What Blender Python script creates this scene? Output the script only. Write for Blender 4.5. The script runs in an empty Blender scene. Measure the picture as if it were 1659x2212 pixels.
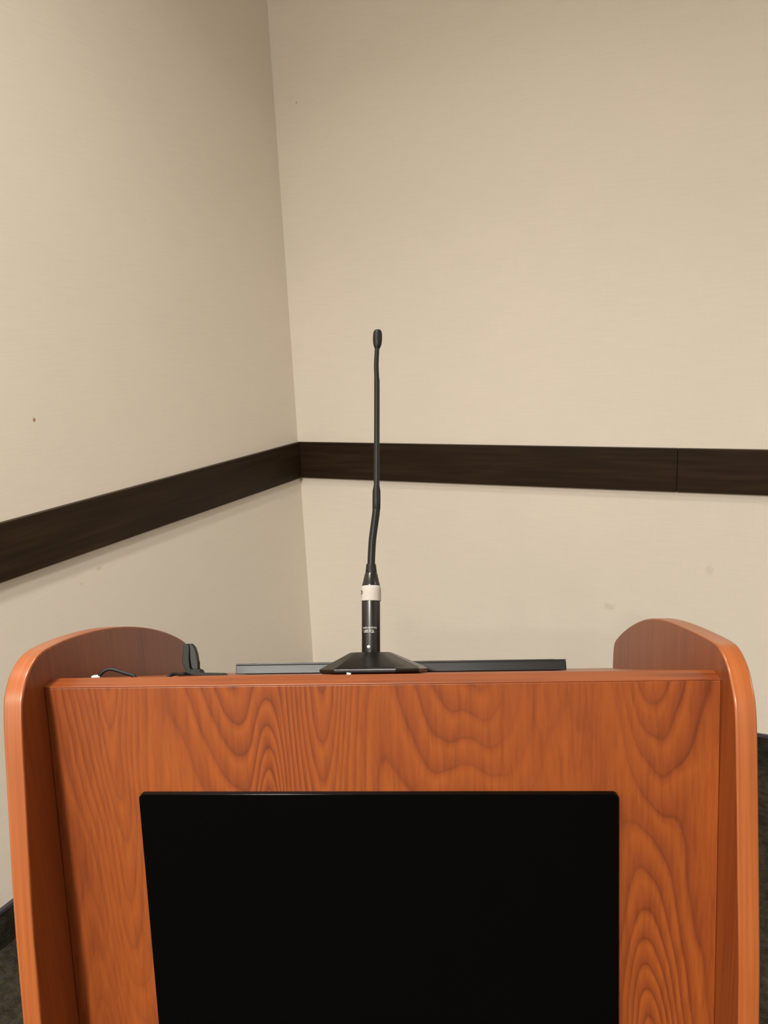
import bpy, bmesh, math
import numpy as np
from mathutils import Vector, Matrix

# ------------------------------------------------------------------ camera
W, H, F = 1659, 2212, 1723.4
PITCH, ROLL = math.radians(-12.61), math.radians(-2.70)
CAM_Z = 1.442
fw = Vector((0, math.cos(PITCH), math.sin(PITCH)))
r0 = Vector((1, 0, 0)); u0 = r0.cross(fw)
rt = math.cos(ROLL) * r0 + math.sin(ROLL) * u0
up = -math.sin(ROLL) * r0 + math.cos(ROLL) * u0
scene = bpy.context.scene
col = scene.collection
cd = bpy.data.cameras.new('camera')
cam = bpy.data.objects.new('camera', cd)
col.objects.link(cam)
cd.sensor_fit = 'VERTICAL'; cd.sensor_height = 36.0
cd.lens = F / H * 36.0
cd.clip_start = 0.02; cd.clip_end = 60
m = Matrix((rt, up, -fw)).transposed().to_4x4()
m.translation = Vector((0, 0, CAM_Z))
cam.matrix_world = m
scene.camera = cam

# ------------------------------------------------------------------ world, exposure, lights
wd = bpy.data.worlds.new('world'); scene.world = wd
wd.use_nodes = True
wd.node_tree.nodes['Background'].inputs[0].default_value = (1, .9, .78, 1)
wd.node_tree.nodes['Background'].inputs[1].default_value = 0.02
vs = scene.view_settings
vs.view_transform = 'Standard'; vs.look = 'None'; vs.gamma = 1.0
vs.use_curve_mapping = False
vs.exposure = 0.0

# frames: lectern (yaw about the camera's foot) and room (corner of the two walls)
LY = math.radians(-4.7)
LA = Vector((math.cos(LY), math.sin(LY), 0)); LN = Vector((-math.sin(LY), math.cos(LY), 0))
LEC_A, LEC_N = -0.0756, 0.683
LEC_O = LA * LEC_A + LN * LEC_N
RY = math.radians(-25.52)
RX = Vector((math.cos(RY), math.sin(RY), 0)); RN = Vector((-math.sin(RY), math.cos(RY), 0))
RO = Vector((-0.3248, 3.1250, 0))
ROOM_W, ROOM_D, ROOM_H = 7.0, 9.0, 3.35


def room_pt(x, y, z=0.0):
    """x metres along the back wall from the corner, y metres out from it."""
    return RO + RX * x - RN * y + Vector((0, 0, z))


LAMPS = []   # (position, watts, radius) of the recessed ceiling lights


def downlight(pos, watts, radius, spread=180.0):
    ld = bpy.data.lights.new('downlight', 'AREA')
    ld.shape = 'DISK'; ld.size = radius * 2
    ld.energy = watts; ld.color = (1.0, 0.955, 0.88)
    ld.spread = math.radians(spread)
    lo = bpy.data.objects.new('downlight', ld)
    col.objects.link(lo)
    lo.location = pos
    LAMPS.append((pos, radius))


LZ = Vector((0, 0, ROOM_H - 0.012))
downlight(LA * -1.15 + LN * -2.9 + LZ, 390, 0.20)          # left of the lectern: makes the wing's shadow
downlight(room_pt(0.85, 1.35, ROOM_H - 0.012), 8, 0.13, 110)    # over the corner
downlight(room_pt(0.80, 2.60, ROOM_H - 0.012), 24, 0.13, 120)   # beside the left wall
downlight(room_pt(5.50, 1.50, ROOM_H - 0.012), 90, 0.13)
downlight(room_pt(4.90, 7.40, ROOM_H - 0.012), 20, 0.13)
downlight(room_pt(2.50, 8.00, ROOM_H - 0.012), 115, 0.13)


# ------------------------------------------------------------------ helpers
def ray(px, py):
    return fw + rt * ((px - W / 2) / F) - up * ((py - H / 2) / F)


def tag(o, label=None, cat=None, group=None, kind=None):
    if label: o['label'] = label
    if cat: o['category'] = cat
    if group: o['group'] = group
    if kind: o['kind'] = kind
    return o


def empty(name, loc=(0, 0, 0), rz=0.0):
    o = bpy.data.objects.new(name, None); col.objects.link(o)
    o.empty_display_size = 0.05
    o.location = loc; o.rotation_euler = (0, 0, rz)
    return o


def finish(name, bm, mat, parent=None, smooth=True, sharp=35.0, bevel=0.0, seg=3, loc=None, rz=0.0):
    bmesh.ops.recalc_face_normals(bm, faces=bm.faces)
    me = bpy.data.meshes.new(name); bm.to_mesh(me); bm.free()
    me.materials.append(mat)
    if smooth:
        me.polygons.foreach_set('use_smooth', [True] * len(me.polygons))
        me.set_sharp_from_angle(angle=math.radians(sharp))
    o = bpy.data.objects.new(name, me); col.objects.link(o)
    if parent: o.parent = parent
    if loc is not None: o.location = loc
    o.rotation_euler = (0, 0, rz)
    if bevel > 0:
        b = o.modifiers.new('bevel', 'BEVEL')
        b.width = bevel; b.segments = seg; b.limit_method = 'ANGLE'; b.angle_limit = math.radians(35)
        b.harden_normals = True
    return o


def box_bm(x0, x1, y0, y1, z0, z1):
    bm = bmesh.new()
    v = [bm.verts.new(p) for p in ((x0, y0, z0), (x1, y0, z0), (x1, y1, z0), (x0, y1, z0),
                                   (x0, y0, z1), (x1, y0, z1), (x1, y1, z1), (x0, y1, z1))]
    for q in ((0, 3, 2, 1), (4, 5, 6, 7), (0, 1, 5, 4), (1, 2, 6, 5), (2, 3, 7, 6), (3, 0, 4, 7)):
        bm.faces.new([v[i] for i in q])
    return bm


def extrude_yz(poly, x0, x1):
    """closed (y, z) outline extruded along x"""
    bm = bmesh.new()
    a = [bm.verts.new((x0, y, z)) for y, z in poly]
    b = [bm.verts.new((x1, y, z)) for y, z in poly]
    bm.faces.new(a); bm.faces.new(b[::-1])
    n = len(poly)
    for i in range(n):
        bm.faces.new((a[i], a[(i + 1) % n], b[(i + 1) % n], b[i]))
    return bm


def spline(pts, n=6):
    """Catmull-Rom through pts (lists of equal length tuples)"""
    P = [np.array(p, float) for p in pts]
    out = []
    for i in range(len(P) - 1):
        p0 = P[max(i - 1, 0)]; p1 = P[i]; p2 = P[i + 1]; p3 = P[min(i + 2, len(P) - 1)]
        d1 = max(np.linalg.norm(p2 - p1), 1e-9)
        m1 = (p2 - p0) * d1 / max(np.linalg.norm(p2 - p1) + np.linalg.norm(p1 - p0), 1e-9)
        m2 = (p3 - p1) * d1 / max(np.linalg.norm(p3 - p2) + np.linalg.norm(p2 - p1), 1e-9)
        for k in range(n):
            t = k / n
            out.append((2*t**3 - 3*t*t + 1) * p1 + (t**3 - 2*t*t + t) * m1 + (-2*t**3 + 3*t*t) * p2 + (t**3 - t*t) * m2)
    out.append(P[-1])
    return out


def tube_bm(pts, rad, seg=20, caps=True):
    bm = bmesh.new()
    pts = [Vector(p) for p in pts]
    prev = None; rings = []
    ref = None
    for i, p in enumerate(pts):
        t = (pts[min(i + 1, len(pts) - 1)] - pts[max(i - 1, 0)]).normalized()
        if ref is None:
            ref = t.orthogonal().normalized()
        ref = (ref - t * ref.dot(t)).normalized()
        bi = t.cross(ref)
        rr = rad[i] if hasattr(rad, '__len__') else rad
        ring = [bm.verts.new(p + (ref * math.cos(2*math.pi*k/seg) + bi * math.sin(2*math.pi*k/seg)) * rr) for k in range(seg)]
        rings.append(ring)
    for a, b in zip(rings, rings[1:]):
        for k in range(seg):
            bm.faces.new((a[k], a[(k + 1) % seg], b[(k + 1) % seg], b[k]))
    if caps:
        bm.faces.new(rings[0][::-1]); bm.faces.new(rings[-1])
    return bm


# ------------------------------------------------------------------ materials
class NT:
    def __init__(self, name):
        self.m = bpy.data.materials.new(name); self.m.use_nodes = True
        self.t = self.m.node_tree; self.n = self.t.nodes
        self.b = self.n['Principled BSDF']

    def node(self, kind, **kw):
        nd = self.n.new(kind)
        for k, v in kw.items(): setattr(nd, k, v)
        return nd

    def link(self, a, b): self.t.links.new(a, b)

    def put(self, sock, v):
        if isinstance(v, (int, float)): sock.default_value = v
        elif isinstance(v, (tuple, list)): sock.default_value = v
        else: self.link(v, sock)

    def math(self, op, a, b=0.0, c=0.0, clamp=False):
        nd = self.node('ShaderNodeMath', operation=op); nd.use_clamp = clamp
        self.put(nd.inputs[0], a); self.put(nd.inputs[1], b); self.put(nd.inputs[2], c)
        return nd.outputs[0]

    def coords(self, kind='Object'):
        return self.node('ShaderNodeTexCoord').outputs[kind]

    def sep(self, v):
        nd = self.node('ShaderNodeSeparateXYZ'); self.link(v, nd.inputs[0]); return nd.outputs

    def comb(self, x, y, z):
        nd = self.node('ShaderNodeCombineXYZ')
        for s, v in zip(nd.inputs, (x, y, z)): self.put(s, v)
        return nd.outputs[0]

    def noise(self, vec, scale=(1, 1, 1), detail=2.0, rough=0.5, off=(0, 0, 0)):
        mp = self.node('ShaderNodeMapping')
        self.link(vec, mp.inputs[0]); mp.inputs['Scale'].default_value = scale
        mp.inputs['Location'].default_value = off
        nd = self.node('ShaderNodeTexNoise')
        nd.inputs['Scale'].default_value = 1.0
        nd.inputs['Detail'].default_value = detail; nd.inputs['Roughness'].default_value = rough
        self.link(mp.outputs[0], nd.inputs['Vector'])
        return nd.outputs['Fac']

    def ramp(self, fac, stops, interp='LINEAR'):
        nd = self.node('ShaderNodeValToRGB'); cr = nd.color_ramp; cr.interpolation = interp
        while len(cr.elements) < len(stops): cr.elements.new(0.5)
        for e, (p, c) in zip(cr.elements, stops):
            e.position = p; e.color = (*c, 1) if len(c) == 3 else c
        self.link(fac, nd.inputs[0]); return nd.outputs[0]

    def mix(self, fac, a, b, blend='MIX'):
        nd = self.node('ShaderNodeMix', data_type='RGBA', blend_type=blend)
        self.put(nd.inputs[0], fac)
        for s, v in ((nd.inputs[6], a), (nd.inputs[7], b)):
            if isinstance(v, tuple): s.default_value = (*v, 1) if len(v) == 3 else v
            else: self.link(v, s)
        return nd.outputs[2]

    def bump(self, h, strength=0.2, dist=0.001):
        nd = self.node('ShaderNodeBump'); nd.inputs['Strength'].default_value = strength
        nd.inputs['Distance'].default_value = dist
        self.link(h, nd.inputs['Height']); self.link(nd.outputs[0], self.b.inputs['Normal'])

    def set(self, **kw):
        names = dict(color='Base Color', rough='Roughness', metal='Metallic', spec='Specular IOR Level',
                     coat='Coat Weight', coat_rough='Coat Roughness', sheen='Sheen Weight', ior='IOR')
        for k, v in kw.items():
            s = self.b.inputs[names[k]]
            if k == 'color' and isinstance(v, tuple): v = (*v[:3], 1)
            self.put(s, v)
        return self.m


def plain(name, color, rough=0.5, **kw):
    return NT(name).set(color=color, rough=rough, **kw)


WOOD_L, WOOD_M, WOOD_D = (0.278, 0.068, 0.0108), (0.216, 0.0465, 0.0085), (0.124, 0.0245, 0.0062)


def px_panel(px, py):
    return (px - 826) * 0.000431, 1.1265 - (py - 1475) * 0.000476


def wood_rings(t, phase, vec, fib_scale, contrast=1.0, tone=1.0):
    """earlywood to latewood ramp over each ring, with fibre streaks"""
    fr = t.math('FRACT', phase)
    base = t.ramp(fr, [(0.0, WOOD_D), (0.10, tuple(a*.6+b*.4 for a, b in zip(WOOD_M, WOOD_D))), (0.32, WOOD_M), (0.72, WOOD_L), (0.93, WOOD_M), (1.0, WOOD_D)])
    amp = t.noise(vec, (5, 5, 1.5), 2, 0.5, (3, 1, 7))
    soft = t.ramp(amp, [(0.36, (0.22 * contrast,) * 3), (0.62, (0.92 * contrast,) * 3)])
    body = t.mix(soft, WOOD_M, base)
    blot = t.noise(vec, (7, 7, 1.6), 3, 0.55, (11, 4, 2))
    body = t.mix(t.ramp(blot, [(0.40, (0,) * 3), (0.68, (0.55,) * 3)]), body, WOOD_L)
    fib = t.noise(vec, fib_scale, 3, 0.6)
    streak = t.ramp(fib, [(0.30, (0.80, 0.76, 0.74)), (0.55, (1, 1, 1)), (0.75, (1.06, 1.06, 1.05))])
    body = t.mix(1.0, body, streak, 'MULTIPLY')
    return body if tone == 1.0 else t.mix(1.0, body, (tone, tone, tone), 'MULTIPLY')


def wood_panel(name):
    t = NT(name); vec = t.coords(); s = t.sep(vec)
    warp = t.noise(vec, (9, 9, 2.2), 2, 0.5)
    warp2 = t.noise(vec, (26, 26, 7), 2, 0.5, (5, 5, 5))
    X = t.math('ADD', s[0], t.math('MULTIPLY', t.math('SUBTRACT', warp, 0.5), 0.035))
    Z = t.math('ADD', s[2], t.math('MULTIPLY', t.math('SUBTRACT', warp2, 0.5), 0.022))
    total = None
    # crowns of the flat-sawn figure: (x px, zero-line y px, half width px, rings per metre)
    for cx, cy, wpx, k in ((165, 1780, 52, 15), (495, 1760, 85, 30), (592, 1490, 30, 34), (1045, 1765, 140, 36),
                           (1410, 1690, 52, 22), (1450, 1865, 72, 12), (250, 2330, 60, 20), (720, 2500, 80, 20)):
        x0, z0 = px_panel(cx, cy); w = wpx * 0.000431
        q = t.math('DIVIDE', t.math('SUBTRACT', X, x0), w)
        g = t.math('EXPONENT', t.math('MULTIPLY', t.math('MULTIPLY', q, q), -1.0))
        term = t.math('MULTIPLY', g, t.math('MULTIPLY', t.math('SUBTRACT', Z, z0), k))
        total = term if total is None else t.math('ADD', total, term)
    straight = t.noise(vec, (15, 15, 0.7), 1.5, 0.5, (2, 9, 4))
    phase = t.math('ADD', total, t.math('ADD', t.math('MULTIPLY', straight, 3.4), t.math('MULTIPLY', X, 7.0)))
    phase = t.math('ADD', phase, t.math('MULTIPLY', t.noise(vec, (11, 11, 5), 2, 0.5, (6, 2, 8)), 2.2))
    colr = wood_rings(t, phase, vec, (260, 260, 7))
    t.set(color=colr, rough=0.42, spec=0.45, coat=0.12, coat_rough=0.3)
    return t.m


def wood_straight(name, across=26.0, rough=0.38):
    t = NT(name); vec = t.coords(); s = t.sep(vec)
    n = t.noise(vec, (12, across, 0.8), 2, 0.5, (1, 2, 3))
    phase = t.math('ADD', t.math('MULTIPLY', n, 5.0), t.math('MULTIPLY', t.math('ADD', s[0], s[1]), 22.0))
    colr = wood_rings(t, phase, vec, (240, 240, 5), 0.6, 0.88)
    t.set(color=colr, rough=rough, spec=0.42, coat=0.08, coat_rough=0.25)
    return t.m


def wood_edge(name):
    t = NT(name); vec = t.coords()
    n = t.noise(vec, (220, 4, 4), 3, 0.55)
    colr = t.ramp(n, [(0.30, (0.255, 0.065, 0.0145)), (0.5, (0.30, 0.080, 0.019)), (0.75, (0.36, 0.105, 0.027))])
    t.set(color=colr, rough=0.34, spec=0.5, coat=0.5, coat_rough=0.26)
    return t.m


def wood_desk(name):
    t = NT(name); vec = t.coords(); s = t.sep(vec)
    n = t.noise(vec, (1.2, 22, 22), 3, 0.5)
    phase = t.math('MULTIPLY', n, 8.0)
    colr = wood_rings(t, phase, vec, (6, 200, 200), 0.6)
    t.set(color=colr, rough=0.35, spec=0.5, coat=0.2, coat_rough=0.25)
    return t.m


def wall_mat(name, marks):
    """beige woven vinyl wall covering; marks: (x, z, radius x, radius z, colour, strength)"""
    t = NT(name); vec = t.coords(); s = t.sep(vec)
    weave_h = t.noise(vec, (9, 9, 260), 3, 0.6)
    weave_v = t.noise(vec, (240, 240, 10), 2, 0.6, (4, 4, 4))
    blot = t.noise(vec, (1.6, 1.6, 2.2), 3, 0.55, (7, 3, 1))
    c = t.ramp(blot, [(0.3, (0.690, 0.632, 0.545)), (0.7, (0.718, 0.650, 0.563))])
    c = t.mix(1.0, c, t.ramp(weave_h, [(0.3, (0.972,) * 3), (0.7, (1.02,) * 3)]), 'MULTIPLY')
    c = t.mix(1.0, c, t.ramp(weave_v, [(0.3, (0.990,) * 3), (0.7, (1.006,) * 3)]), 'MULTIPLY')
    wob = t.math('MULTIPLY', t.math('SUBTRACT', t.noise(vec, (60, 60, 60), 2), 0.5), 1.2)
    for x, z, rx, rz, mc, st in marks:
        dx = t.math('DIVIDE', t.math('SUBTRACT', s[0], x), rx)
        dz = t.math('DIVIDE', t.math('SUBTRACT', s[2], z), rz)
        d = t.math('ADD', t.math('SQRT', t.math('ADD', t.math('MULTIPLY', dx, dx), t.math('MULTIPLY', dz, dz))), wob)
        k = t.math('MULTIPLY', t.math('SUBTRACT', 1.0, t.math('MULTIPLY', t.math('SUBTRACT', d, 0.5), 1.4), clamp=True), st)
        k = t.math('MULTIPLY', k, 1.0, clamp=True)
        c = t.mix(k, c, mc)
    t.set(color=c, rough=0.62, spec=0.3)
    t.bump(weave_h, 0.08, 0.0005)
    return t.m


def espresso(name):
    t = NT(name); vec = t.coords()
    n = t.noise(vec, (3.2, 60, 60), 4, 0.6)
    b = t.noise(vec, (2.5, 8, 8), 2, 0.5, (5, 5, 5))
    c = t.ramp(n, [(0.28, (0.0140, 0.0074, 0.0034)), (0.55, (0.0240, 0.0132, 0.0060)), (0.78, (0.036, 0.0205, 0.0095))])
    c = t.mix(1.0, c, t.ramp(b, [(0.3, (0.8,) * 3), (0.7, (1.15,) * 3)]), 'MULTIPLY')
    t.set(color=c, rough=0.45, spec=0.14)
    t.bump(n, 0.05, 0.0005)
    return t.m


def carpet(name, k=1.0):
    t = NT(name); vec = t.coords()
    fine = t.noise(vec, (320, 320, 320), 3, 0.7)
    mid = t.noise(vec, (42, 42, 42), 3, 0.6, (3, 3, 3))
    big = t.noise(vec, (9, 9, 9), 2, 0.5, (8, 1, 2))
    c = t.ramp(mid, [(0.28, (0.038*k, 0.031*k, 0.023*k)), (0.48, (0.060*k, 0.052*k, 0.034*k)), (0.60, (0.082*k, 0.072*k, 0.050*k)), (0.75, (0.066*k, 0.056*k, 0.052*k))])
    fl = t.noise(vec, (70, 70, 70), 2, 0.5, (21, 9, 4))
    c = t.mix(t.ramp(fl, [(0.60, (0,) * 3), (0.68, (0.6,) * 3)]), c, (0.040*k, 0.040*k, 0.075*k))
    c = t.mix(1.0, c, t.ramp(big, [(0.3, (0.75,) * 3), (0.7, (1.2,) * 3)]), 'MULTIPLY')
    c = t.mix(1.0, c, t.ramp(fine, [(0.3, (0.45,) * 3), (0.7, (1.5,) * 3)]), 'MULTIPLY')
    t.set(color=c, rough=0.95, spec=0.05)
    t.bump(fine, 0.8, 0.004)
    return t.m


M_panel = wood_panel('lectern_flat_sawn_laminate')
M_side = wood_straight('lectern_straight_grain_laminate')
M_edge = wood_edge('lectern_edge_banding')
M_desk = wood_desk('lectern_desk_laminate')
M_trim = espresso('espresso_wood')
M_carpet = carpet('carpet', 0.58)
M_base = carpet('carpet_base', 0.42)
M_bind = plain('carpet_base_binding', (0.040, 0.030, 0.040), 0.7)
M_ceil = plain('ceiling_paint', (0.62, 0.57, 0.50), 0.8)
M_metal = plain('mic_black_enamel', (0.0085, 0.0075, 0.007), 0.30, spec=0.5)
M_rubber = plain('black_rubber', (0.0045, 0.0042, 0.0042), 0.5, spec=0.3)
M_neck = plain('gooseneck_black', (0.0045, 0.0040, 0.0036), 0.42, spec=0.3)
M_bplast = plain('base_black_plastic', (0.0045, 0.0040, 0.0035), 0.26, spec=0.45)
M_tape = plain('paper_tape', (0.375, 0.345, 0.315), 0.7)
M_ink = plain('marker_ink', (0.02, 0.018, 0.016), 0.7)
M_print = plain('white_print', (0.50, 0.49, 0.46), 0.5)
M_chrome = plain('nickel_screw', (0.85, 0.82, 0.74), 0.18, metal=1.0)
M_green = plain('dull_black_plastic', (0.0085, 0.0095, 0.0070), 0.55, spec=0.25)
M_cable = plain('cable_jacket', (0.005, 0.0045, 0.004), 0.5, spec=0.3)
M_white = plain('white_plastic', (0.62, 0.60, 0.56), 0.5)
M_panelblk = plain('satin_black_plastic', (0.0060, 0.0058, 0.0058), 0.36, spec=0.35)
M_screen = plain('dark_screen', (0.006, 0.006, 0.007), 0.12)

gt = NT('black_acrylic'); gv = gt.coords()
gd = gt.noise(gv, (30, 30, 30), 3, 0.6)
M_glass = gt.set(color=(0.0012, 0.0012, 0.0011), rough=gt.ramp(gd, [(0.3, (0.10,) * 3), (0.7, (0.17,) * 3)]), spec=0.12)


# ------------------------------------------------------------------ the room
def room_obj(name, bm, mat, kind='structure', parent=None, **kw):
    if parent:
        return finish(name, bm, mat, parent, **kw)
    o = finish(name, bm, mat, loc=RO, rz=RY, **kw)
    o['kind'] = kind
    return o


T = 0.12
# marks located on the walls (room-local metres, found through the camera)
def on_back(px, py):
    d = ray(px, py); s = (RO.dot(RN)) / d.dot(RN); p = d * s
    return (p - RO).dot(RX), p.z + CAM_Z


def on_left(px, py):
    d = ray(px, py); s = RO.dot(RX) / d.dot(RX); p = d * s
    return (p - RO).dot(RN), p.z + CAM_Z


bx1, bz1 = on_back(640, 222); bx2, bz2 = on_back(1316, 1310); bx3, bz3 = on_back(1532, 1232)
M_wall_back = wall_mat('beige_wall_covering_back', [
    (bx1, bz1, 0.004, 0.003, (0.45, 0.20, 0.14), 0.8),
    (bx2, bz2, 0.020, 0.012, (0.42, 0.37, 0.28), 0.35),
    (bx3, bz3, 0.012, 0.018, (0.42, 0.37, 0.28), 0.25)])
lx1, lz1 = on_left(74, 907)
lx2, lz2 = on_left(213, 1228)
lx3, lz3 = on_left(176, 1261)
# the left wall's own object frame has x running along the wall
M_wall_left = wall_mat('beige_wall_covering_left', [
    (-lx1, lz1, 0.0055, 0.0055, (0.30, 0.115, 0.07), 0.85),
    (-lx2, lz2, 0.010, 0.006, (0.45, 0.39, 0.29), 0.4),
    (-lx3, lz3, 0.005, 0.004, (0.55, 0.36, 0.26), 0.35)])
M_wall = wall_mat('beige_wall_covering', [])

room_obj('wall_back', box_bm(-T, ROOM_W + T, 0, T, 0, ROOM_H), M_wall_back, smooth=False)
# left wall: object x = distance from the corner towards the camera
bm = box_bm(0, ROOM_D, -T, 0, 0, ROOM_H)
wl = finish('wall_left', bm, M_wall_left, loc=RO, rz=RY - math.pi / 2, smooth=False)
wl['kind'] = 'structure'
room_obj('wall_right', box_bm(ROOM_W, ROOM_W + T, -ROOM_D, 0, 0, ROOM_H), M_wall, smooth=False)
room_obj('wall_front', box_bm(-T, ROOM_W + T, -ROOM_D - T, -ROOM_D, 0, ROOM_H), M_wall, smooth=False)
room_obj('floor', box_bm(-T, ROOM_W + T, -ROOM_D - T, T, -0.1, 0), M_carpet, smooth=False)
ceil = room_obj('ceiling', box_bm(-T, ROOM_W + T, -ROOM_D - T, T, ROOM_H, ROOM_H + 0.1), M_ceil, smooth=False)
for pos, rad in LAMPS:
    bm = bmesh.new()
    seg = 32
    rings = []
    for rr, zz in ((rad * 1.02, ROOM_H), (rad * 1.02, ROOM_H - 0.010), (rad * 1.22, ROOM_H - 0.006), (rad * 1.24, ROOM_H)):
        rings.append([bm.verts.new((rr * math.cos(2*math.pi*k/seg), rr * math.sin(2*math.pi*k/seg), zz)) for k in range(seg)])
    for a, b in zip(rings, rings[1:] + rings[:1]):
        for k in range(seg):
            bm.faces.new((a[k], a[(k+1) % seg], b[(k+1) % seg], b[k]))
    d = pos - RO
    finish('downlight_ring', bm, M_white, ceil, loc=(d.dot(RX), d.dot(RN), 0))

# chair rail (dark boards round the walls) and carpet base
RAIL_T, RAIL_H = 0.0185, 0.140
RAIL_TOP = CAM_Z - 0.4333 * 0.921
RAIL_BOT = RAIL_TOP - RAIL_H
BASE_H = CAM_Z - 1.4569 * 0.921
jx, _ = on_back(1464, 1010)
t2 = empty('trim_2', RO, RY); t2['kind'] = 'structure'
G = 0.0006
for x0, x1 in ((0.0, jx - G), (jx + G, jx + 2.44), (jx + 2.44 + 2 * G, ROOM_W)):
    finish('board', box_bm(x0, x1, -RAIL_T, 0, RAIL_BOT, RAIL_TOP), M_trim, t2, bevel=0.0016, seg=2)
t1 = empty('trim_1', RO, RY - math.pi / 2); t1['kind'] = 'structure'
for x0, x1 in ((RAIL_T, 3.6), (3.6 + 2 * G, ROOM_D)):
    finish('board', box_bm(x0, x1, 0, RAIL_T, RAIL_BOT, RAIL_TOP), M_trim, t1, bevel=0.0016, seg=2)
BT = 0.010
bb = room_obj('baseboard_back', box_bm(BT, ROOM_W, -BT, 0, 0, BASE_H - 0.010), M_base, smooth=False)
finish('binding', box_bm(BT, ROOM_W, -BT - 0.0015, 0, BASE_H - 0.010, BASE_H), M_bind, bb, bevel=0.001, seg=2)
bl = finish('baseboard_left', box_bm(0, ROOM_D, 0, BT, 0, BASE_H - 0.010), M_base, loc=RO, rz=RY - math.pi / 2, smooth=False)
bl['kind'] = 'structure'
finish('binding', box_bm(0, ROOM_D, 0, BT + 0.0015, BASE_H - 0.010, BASE_H), M_bind, bl, bevel=0.001, seg=2)

# ------------------------------------------------------------------ the lectern
lec = empty('lectern', LEC_O, LY)
tag(lec, 'cherry wood lectern with raised rounded side wings and black front panel', 'lectern')
HW = 0.315              # half the clear width between the wings
TH = 0.0185             # wing thickness


def P(n, z):            # (distance along LN, height below camera) -> lectern-local (y, z)
    return (n - LEC_N, z + CAM_Z)


LOW = [(0.552, -1.440), (0.553, -1.25), (0.560, -1.05), (0.571, -0.86), (0.583, -0.72)]
left_front = [(0.5938, -0.6118), (0.601, -0.5525), (0.609, -0.4936), (0.6277, -0.3876), (0.6350, -0.3456), (0.6405, -0.3217),
              (0.6455, -0.3080), (0.6565, -0.2945), (0.6680, -0.2872), (0.6820, -0.2828), (0.7018, -0.2830), (0.7539, -0.2921),
              (0.8243, -0.3105), (0.8925, -0.3340), (0.9631, -0.3640), (1.0261, -0.3965), (1.0775, -0.4290), (1.1083, -0.4570)]
left_back = [(1.1083, -0.4570), (1.1220, -0.4760), (1.1290, -0.5000), (1.1280, -0.5300)]
right_front = [(0.6000, -0.6080), (0.6075, -0.5470), (0.6168, -0.4929), (0.6343, -0.3927), (0.6415, -0.3535), (0.6470, -0.3304),
               (0.6525, -0.3180), (0.6660, -0.3020), (0.6760, -0.2955), (0.6890, -0.2910), (0.7029, -0.2900), (0.7492, -0.2989),
               (0.8095, -0.3130), (0.8613, -0.3268), (0.9095, -0.3422), (0.9630, -0.3635), (1.0229, -0.3934), (1.0763, -0.4241), (1.1172, -0.4508)]
right_back = [(1.1172, -0.4508), (1.1310, -0.4640), (1.1370, -0.4830), (1.1360, -0.5300)]
REAR = [(1.075, -0.78), (1.060, -1.05), (1.060, -1.440)]
for side, fr, bk in ((-1, left_front, left_back), (1, right_front, right_back)):
    pts = [tuple(p) for p in spline(LOW + fr, 8)][:-1] + [tuple(p) for p in spline(bk + REAR, 8)]
    poly = [P(n, z) for n, z in pts]
    bm = extrude_yz(poly, side * HW, side * (HW + TH))
    o = finish('side_panel', bm, M_side, lec, bevel=0.0022, seg=3)
    o.data.materials.append(M_edge)
    for f in o.data.polygons:
        if abs(f.normal.x) < 0.5: f.material_index = 1
    tag(o, 'cherry side wing with a pale rounded front edge')

# front board, leaning back a little, with a flat top edge
LEAN = 0.0812
zt = -0.3155
n_at = lambda z: 0.683 + (z - zt) * LEAN
zb = -1.39
EB = 0.0012
poly = [P(n_at(zt), zt - EB), P(n_at(zt) + 0.0205, zt - EB), P(n_at(zb) + 0.0205, zb), P(n_at(zb), zb)]
tag(finish('front_panel', extrude_yz(poly, -HW, HW), M_panel, lec, bevel=0.0011, seg=2), 'cherry front board with swirling cathedral grain')


finish('edge_band', box_bm(-HW, HW, P(n_at(zt), 0)[0] - 0.0002, P(n_at(zt), 0)[0] + 0.0205, CAM_Z + zt - EB, CAM_Z + zt), M_desk, lec, bevel=0.0005, seg=2)


# black acrylic sheet fixed proud of the front board
def on_front(px, py, lift=0.0):
    d = ray(px, py)
    # plane n = .683 - lift + (z - zt) * LEAN
    s = (0.683 - lift - zt * LEAN) / (d.dot(LN) - d.z * LEAN)
    p = d * s
    return p.dot(LA) - LEC_A, p.z + CAM_Z


AT = 0.0055
gx0a, gz1a = on_front(302, 1717.5, AT); gx1a, gz1b = on_front(1337, 1714, AT)
gx0b, _ = on_front(340, 2212, AT); gx1b, _ = on_front(1337, 2212, AT)
gx0, gx1 = (gx0a + gx0b) / 2, (gx1a + gx1b) / 2
gz1 = (gz1a + gz1b) / 2
gz0 = gz1 - 0.62
RC = 0.005
out = []
for cx, cz, a0 in ((gx1 - RC, gz1 - RC, 0), (gx0 + RC, gz1 - RC, 90), (gx0 + RC, gz0 + RC, 180), (gx1 - RC, gz0 + RC, 270)):
    for k in range(7):
        a = math.radians(a0 + 15 * k); out.append((cx + RC * math.cos(a), cz + RC * math.sin(a)))
bm = bmesh.new()
yf = lambda z, lift: n_at(z - CAM_Z) - LEC_N - lift
a = [bm.verts.new((x, yf(z, AT), z)) for x, z in out]
b = [bm.verts.new((x, yf(z, 0.0), z)) for x, z in out]
bm.faces.new(a); bm.faces.new(b[::-1])
for i in range(len(out)):
    j = (i + 1) % len(out); bm.faces.new((a[i], b[i], b[j], a[j]))
tag(finish('glass_panel', bm, M_glass, lec, bevel=0.0006, seg=2), 'glossy black acrylic sheet')

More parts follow.
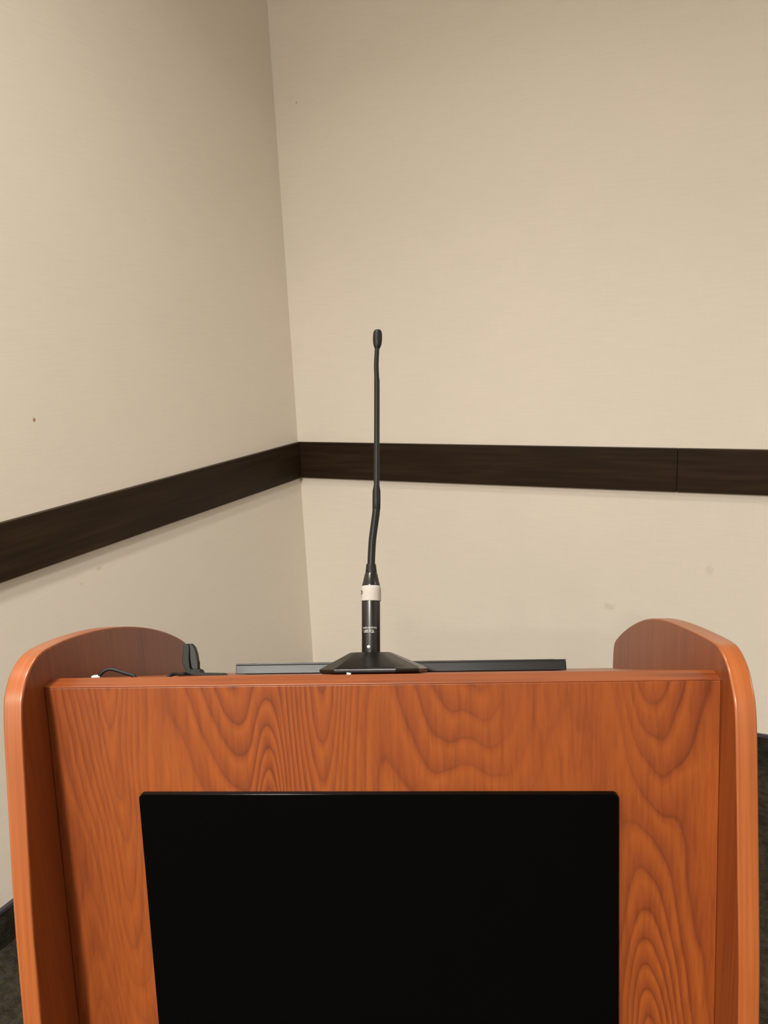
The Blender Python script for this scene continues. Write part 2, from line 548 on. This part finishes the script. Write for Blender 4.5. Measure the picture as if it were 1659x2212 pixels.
# sloping desk, cable gutter behind the front board, shelf, plinth
SL = 0.4356
d_at = lambda n: -0.3160 - SL * (n - 0.703)
poly = [P(0.7165, d_at(0.7165)), P(1.128, d_at(1.128)), P(1.128, d_at(1.128) - 0.020), P(0.7165, d_at(0.7165) - 0.020)]
finish('desk_top', extrude_yz(poly, -HW, HW), M_desk, lec, bevel=0.001, seg=2)
poly = [P(0.7040, -0.338), P(0.7165, -0.338), P(0.7165, -0.350), P(0.7040, -0.350)]
finish('gutter_floor', extrude_yz(poly, -HW, HW), M_side, lec, smooth=False)
finish('shelf', box_bm(-HW, HW, 0.00, 0.34, 0.55, 0.568), M_side, lec, bevel=0.001, seg=2)
finish('bottom_board', box_bm(-HW, HW, -0.06, 0.35, 0.030, 0.052), M_side, lec, bevel=0.001, seg=2)
finish('plinth', box_bm(-HW, HW, -0.05, 0.35, 0.0, 0.030), M_rubber, lec, smooth=False)

# ------------------------------------------------------------------ things on the desk
TILT = math.atan(SL)
S_U = LA.copy()
S_V = (LN * math.cos(TILT) - Vector((0, 0, math.sin(TILT))))      # down the slope, away from camera
S_W = (LN * math.sin(TILT) + Vector((0, 0, math.cos(TILT))))      # normal of the desk
DESK0 = LN * 0.703 + Vector((0, 0, -0.3160))                       # a point of the desk, camera-relative


def desk_hit(px, py=None, n=None, a=None):
    """point of the desk plane (camera-relative): by lateral px and depth n"""
    # find row on the desk at depth n for column px
    lo = Vector((0, 0, 0))
    z = d_at(n)
    best = None
    # lateral coordinate solved so that the point projects to column px
    a0, a1 = -1.0, 1.0
    for _ in range(60):
        am = (a0 + a1) / 2
        p = LA * am + LN * n + Vector((0, 0, z))
        if W / 2 + F * p.dot(rt) / p.dot(fw) < px: a0 = am
        else: a1 = am
    return LA * ((a0 + a1) / 2) + LN * n + Vector((0, 0, z))


def world(p): return p + Vector((0, 0, CAM_Z))


# --- microphone -------------------------------------------------------------
N_MIC = 0.778
base_c = desk_hit(810, n=N_MIC)
mic = empty('microphone', world(base_c))
tag(mic, 'black gooseneck microphone on a faceted desk base atop the lectern', 'microphone')


def mloc(p): return p - base_c


bm = bmesh.new()
ROT = math.radians(-6)


def cut_square(half, cut, w, cu=0.0, cv=0.0):
    pts = [(half, -half + cut), (half, half - cut), (half - cut, half), (-half + cut, half), (-half, half - cut), (-half, -half + cut), (-half + cut, -half), (half - cut, -half)]
    o = []
    for x, y in pts:
        xx = x * math.cos(ROT) - y * math.sin(ROT); yy = x * math.sin(ROT) + y * math.cos(ROT)
        o.append(S_U * (xx + cu) + S_V * (yy + cv) + S_W * w)
    return o


HB = 0.0515
top_shift = -0.0035
levels = [(HB - 0.002, 0.020, 0.0006, 0), (HB, 0.020, 0.0020, 0), (HB + 0.0005, 0.020, 0.0050, 0), (HB - 0.003, 0.0195, 0.0072, 0), (0.0215, 0.0085, 0.0212, top_shift), (0.0195, 0.008, 0.0222, top_shift)]
rings = [[bm.verts.new(p) for p in cut_square(h, c, w, s)] for h, c, w, s in levels]
bm.faces.new(rings[0][::-1]); bm.faces.new(rings[-1])
for a, b in zip(rings, rings[1:]):
    for k in range(8): bm.faces.new((a[k], a[(k+1) % 8], b[(k+1) % 8], b[k]))
mbase = finish('base', bm, M_bplast, mic, bevel=0.0009, seg=2, sharp=20)
fp = bmesh.new()  # tiny white block added for a pale speck at the base's front edge
for su, sv in ((-0.0215, -0.0462),):
    fp.free(); fp = bmesh.new()
    c0 = S_U * su + S_V * sv + S_W * 0.0011
    vv = [fp.verts.new(c0 + S_U * x + S_V * y + S_W * z) for z in (-0.0011, 0.0011) for x, y in ((-0.0021, -0.0030), (0.0021, -0.0030), (0.0021, 0.0035), (-0.0021, 0.0035))]
    for q in ((0, 3, 2, 1), (4, 5, 6, 7), (0, 1, 5, 4), (1, 2, 6, 5), (2, 3, 7, 6), (3, 0, 4, 7)): fp.faces.new([vv[i] for i in q])
tag(finish('pale_block', fp, M_white, mbase, smooth=False), 'tiny pale block at the front of the base')

# the stem lies in the plane of the desk normal and the lateral axis
PL_P = base_c.copy()
PL_N = S_V                       # plane normal


def stem(px, py, back=0.0):
    d = ray(px, py); return d * ((PL_P.dot(PL_N) + back) / d.dot(PL_N))


def px_r(p, wpx): return 0.5 * wpx * p.dot(fw) / F


def stem_part(name, rows, mat, parent=None, n=1, seg=28, ridge=None, **kw):
    rows = [tuple(r) for r in (spline(rows, n) if n > 1 else rows)]
    pts = [stem(r[0], r[1]) for r in rows]
    rad = [px_r(p, r[2]) for p, r in zip(pts, rows)]
    if ridge:
        L = 0.0; rr = []
        for i, p in enumerate(pts):
            if i: L += (p - pts[i-1]).length
            rr.append(rad[i] * (1 + ridge[1] * math.sin(2 * math.pi * L / ridge[0])))
        rad = rr
    bm = tube_bm([mloc(p) for p in pts], rad, seg)
    return finish(name, bm, mat, parent or mic, **kw)


handle = stem_part('handle', [(801.5, 1416, 39), (801.5, 1414, 40), (801.3, 1297, 40), (801.3, 1264, 39.0)], M_metal, sharp=50)
tape = stem_part('tape_band', [(801.5, 1298.5, 41.0), (801.5, 1298, 43.5), (801.6, 1283, 43.0), (801.6, 1272, 42.2), (801.6, 1266, 39.6), (801.6, 1265.5, 38)], M_tape, sharp=50)
stem_part('cone', [(801.5, 1265, 38.4), (801.5, 1262, 37.4), (801.7, 1239, 27.0), (801.7, 1237.5, 25.0)], M_metal, sharp=40)
stem_part('strain_relief', [(801.7, 1238.5, 24.0), (801.7, 1236, 24.6), (801.6, 1219.5, 21.0), (801.6, 1218, 18.5)], M_rubber, sharp=40)
neck_low = [(801.8, 1220, 16.4), (803.0, 1190, 16.4), (804.6, 1166, 16.4), (807.6, 1142, 16.4), (810.4, 1122, 16.5), (812.3, 1107, 16.6), (813.1, 1096, 16.6)]
stem_part('lower_gooseneck', neck_low, M_neck, n=26, seg=18, ridge=(0.0017, 0.022), sharp=60)
stem_part('collar', [(812.9, 1101, 15.0), (813.0, 1099.5, 17.3), (813.2, 1080, 17.6), (813.3, 1061, 17.2), (813.4, 1057, 16.0), (813.4, 1051, 13.6), (813.5, 1049, 12.0)], M_rubber, sharp=40)
neck_up = [(813.5, 1052, 12.6), (813.7, 1000, 12.2), (814.0, 930, 12.2), (814.1, 870, 12.1), (814.1, 828, 12.1), (814.0, 821, 12.0), (813.7, 815, 10.9), (813.1, 800, 10.6), (812.9, 788, 10.5), (813.4, 774, 10.4), (814.0, 762, 10.2), (814.5, 750, 10.0)]
stem_part('upper_gooseneck', neck_up, M_neck, n=10, seg=18, sharp=60)
stem_part('microphone_head', [(814.6, 754, 9.5), (814.7, 752.5, 11.0), (814.9, 749, 14.5), (815.1, 744, 17.6), (815.3, 737, 19.6), (815.4, 730, 20.0), (815.6, 723, 19.6), (815.7, 719, 18.6), (815.8, 715.5, 16.0), (815.8, 713.5, 12.0), (815.8, 712.4, 6.0), (815.8, 712.1, 1.0)], M_rubber, n=3, seg=24, sharp=70)


# printing, wrapped on to the round handle
def wrapped_text(name, body, px, py, hpx, wpx, mat, parent, lift=0.00008, ang=0.0, wide=40):
    cu = bpy.data.curves.new(name, 'FONT'); cu.body = body; cu.size = 1.0
    cu.align_x = 'CENTER'; cu.align_y = 'CENTER'; cu.resolution_u = 3
    tmp = bpy.data.objects.new(name, cu); col.objects.link(tmp)
    dg = bpy.context.evaluated_depsgraph_get()
    me = bpy.data.meshes.new_from_object(tmp.evaluated_get(dg))
    bpy.data.objects.remove(tmp); bpy.data.curves.remove(cu)
    bm = bmesh.new(); bm.from_mesh(me); bpy.data.meshes.remove(me)
    bmesh.ops.triangulate(bm, faces=bm.faces)
    bmesh.ops.subdivide_edges(bm, edges=[e for e in bm.edges if e.calc_length() > 0.25], cuts=2)
    xs = [v.co.x for v in bm.verts]; ys = [v.co.y for v in bm.verts]
    x0, x1, y0, y1 = min(xs), max(xs), min(ys), max(ys)
    c = stem(px, py); r = px_r(c, wide) + lift
    k = c.dot(fw) / F
    ax = S_W; side = S_U
    tocam = -(c - ax * c.dot(ax)); tocam = (tocam - side * tocam.dot(side)).normalized()
    for v in bm.verts:
        uu = ((v.co.x - x0) / (x1 - x0) - 0.5) * wpx * k
        ww = ((v.co.y - y0) / (y1 - y0) - 0.5) * hpx * k
        th = ang + uu / r
        v.co = mloc(c) + side * (r * math.sin(th)) + tocam * (r * math.cos(th)) + ax * ww
    return finish(name, bm, mat, parent, smooth=False)


wrapped_text('maker_lettering', 'audio-technica', 801.4, 1356, 4.6, 33, M_print, handle, ang=-0.08)
wrapped_text('model_lettering', 'U857QL', 801.4, 1364.5, 7.4, 25.5, M_print, handle, ang=-0.14)
wrapped_text('ink_letter', 'P', 801.5, 1283, 15, 11, M_ink, tape, ang=-1.15, wide=43.4)
# set screw near the foot of the handle
sc = stem(801.5, 1397.5); r = px_r(sc, 40)
toc = -(sc - S_W * sc.dot(S_W)); toc = (toc - S_U * toc.dot(S_U)).normalized()
dirn = (toc * math.cos(-0.17) + S_U * math.sin(-0.17)).normalized()
c0 = mloc(sc) + dirn * (r - 0.0012)
scr = tube_bm([c0, c0 + dirn * 0.0013, c0 + dirn * 0.0017], [0.0018, 0.0018, 0.0014], 20)
screw = finish('set_screw', scr, M_chrome, handle, sharp=30)
e1 = S_W.cross(dirn).normalized(); e2 = dirn.cross(e1)
slot = bmesh.new(); sd = (e2 * 0.96 + e1 * 0.28).normalized(); sw = dirn.cross(sd)
vv = [slot.verts.new(c0 + dirn * (0.00165 + h) + sd * x + sw * y) for h in (0, 0.00012) for x, y in ((-0.0013, -0.0002), (0.0013, -0.0002), (0.0013, 0.0002), (-0.0013, 0.0002))]
for q in ((0, 3, 2, 1), (4, 5, 6, 7), (0, 1, 5, 4), (1, 2, 6, 5), (2, 3, 7, 6), (3, 0, 4, 7)): slot.faces.new([vv[i] for i in q])
finish('slot', slot, M_ink, screw, smooth=False)

# --- thin black flat panel lying on the desk ---------------------------------
N_BAR = 0.872
pl = desk_hit(509, n=N_BAR); pr = desk_hit(1224, n=N_BAR)
bw = (pr - pl).dot(LA)
bc = (pl + pr) / 2
dp = empty('display_panel', world(bc))
tag(dp, 'long thin black flat panel lying on the desk behind the microphone base', 'display')


def slope_box(u0, u1, v0, v1, w0, w1):
    bm = bmesh.new()
    vv = [bm.verts.new(S_U * x + S_V * y + S_W * z) for z in (w0, w1) for x, y in ((u0, v0), (u1, v0), (u1, v1), (u0, v1))]
    for q in ((0, 3, 2, 1), (4, 5, 6, 7), (0, 1, 5, 4), (1, 2, 6, 5), (2, 3, 7, 6), (3, 0, 4, 7)): bm.faces.new([vv[i] for i in q])
    return bm


BH = 0.0128
finish('housing', slope_box(-bw/2, bw/2, 0, 0.24, 0.0005, BH - 0.0022), M_panelblk, dp, bevel=0.0008, seg=2)
finish('lid', slope_box(-bw/2, bw/2, 0.0004, 0.24, BH - 0.0018, BH), M_panelblk, dp, bevel=0.0006, seg=2)
finish('seam', slope_box(-bw/2 + 0.001, bw/2 - 0.001, 0.001, 0.239, BH - 0.0022, BH - 0.0018), M_ink, dp, smooth=False)
finish('screen', slope_box(-bw/2 + 0.012, bw/2 - 0.012, 0.014, 0.226, BH, BH + 0.0003), M_screen, dp, smooth=False)

# --- upright black clip with a flat foot, and its cable ----------------------
N_CL = 0.83
cc = desk_hit(418, n=N_CL)
clip = empty('clip', world(cc))
tag(clip, 'small upright dull black plastic clip standing inside the left wing', 'clip')
CK = (cc.dot(fw)) / F     # metres per pixel there


def clip_piece(outline, v0, v1, name, mat, bev):
    """outline in px relative to (418, desk line), up positive"""
    bm = bmesh.new()
    lo = [bm.verts.new(S_U * (x * CK) + S_V * v0 + S_W * (y * CK)) for x, y in outline]
    hi = [bm.verts.new(S_U * (x * CK) + S_V * v1 + S_W * (y * CK)) for x, y in outline]
    bm.faces.new(lo); bm.faces.new(hi[::-1])
    n = len(outline)
    for i in range(n): bm.faces.new((lo[i], lo[(i+1) % n], hi[(i+1) % n], hi[i]))
    return finish(name, bm, mat, clip, bevel=bev, seg=2)


clip_piece([(-22, 67), (-11, 68.5), (-9, 60), (-9, 35), (-6, 16), (2, 8), (4, 0.4), (-13, 0.4), (-18, 14), (-24, 30), (-23, 52)], -0.004, 0.004, 'jaw', M_green, 0.0008)
clip_piece([(-12, 68.5), (-6, 68), (1, 60), (6, 46), (9, 31), (10.5, 29), (10, 26), (11, 15), (4, 10), (-4, 16), (-8, 34), (-9.5, 58)], -0.0022, 0.0065, 'lever', M_rubber, 0.0008)
clip_piece([(-30, 0.4), (-14, 10), (8, 15), (16, 12), (19, 6), (66, 4.5), (72, 0.4)], -0.005, 0.010, 'foot', M_green, 0.0006)


def cable_pt(px, n, w):
    return desk_hit(px, n=n) + S_W * w


cb = [cable_pt(214, 0.7108, 0.002), cable_pt(221, 0.7108, 0.0058), cable_pt(232, 0.7115, 0.0083), cable_pt(244, 0.7120, 0.0082), cable_pt(256, 0.7120, 0.0066), cable_pt(272, 0.7115, 0.0042), cable_pt(288, 0.711, 0.0018),
      cable_pt(305, 0.711, -0.0060), cable_pt(330, 0.711, -0.0120), cable_pt(350, 0.711, -0.0060), cable_pt(366, 0.713, 0.0012), cable_pt(378, 0.722, 0.0030), cable_pt(388, 0.760, 0.0022), cable_pt(394, 0.800, 0.0022), cable_pt(398, 0.8235, 0.0026)]
cor = cb[0]
cable = empty('cable', world(cor))
tag(cable, 'thin black cable looping up behind the lectern front edge with a white tip', 'cable')
pts = [Vector(p) for p in spline([tuple(p - cor) for p in cb], 8)]
finish('cord', tube_bm(pts, 0.00175, 12), M_cable, cable, sharp=60)
e0 = Vector((0, 0, 0))
tip = [cable_pt(198, 0.7108, 0.0010) - cor, cable_pt(202, 0.7108, 0.0012) - cor, cable_pt(212, 0.7108, 0.0014) - cor, cable_pt(216, 0.7108, 0.0022) - cor]
tag(finish('plug_tip', tube_bm(tip, [0.0010, 0.0017, 0.0019, 0.0016], 12), M_white, cable, sharp=50), 'white plastic tip')
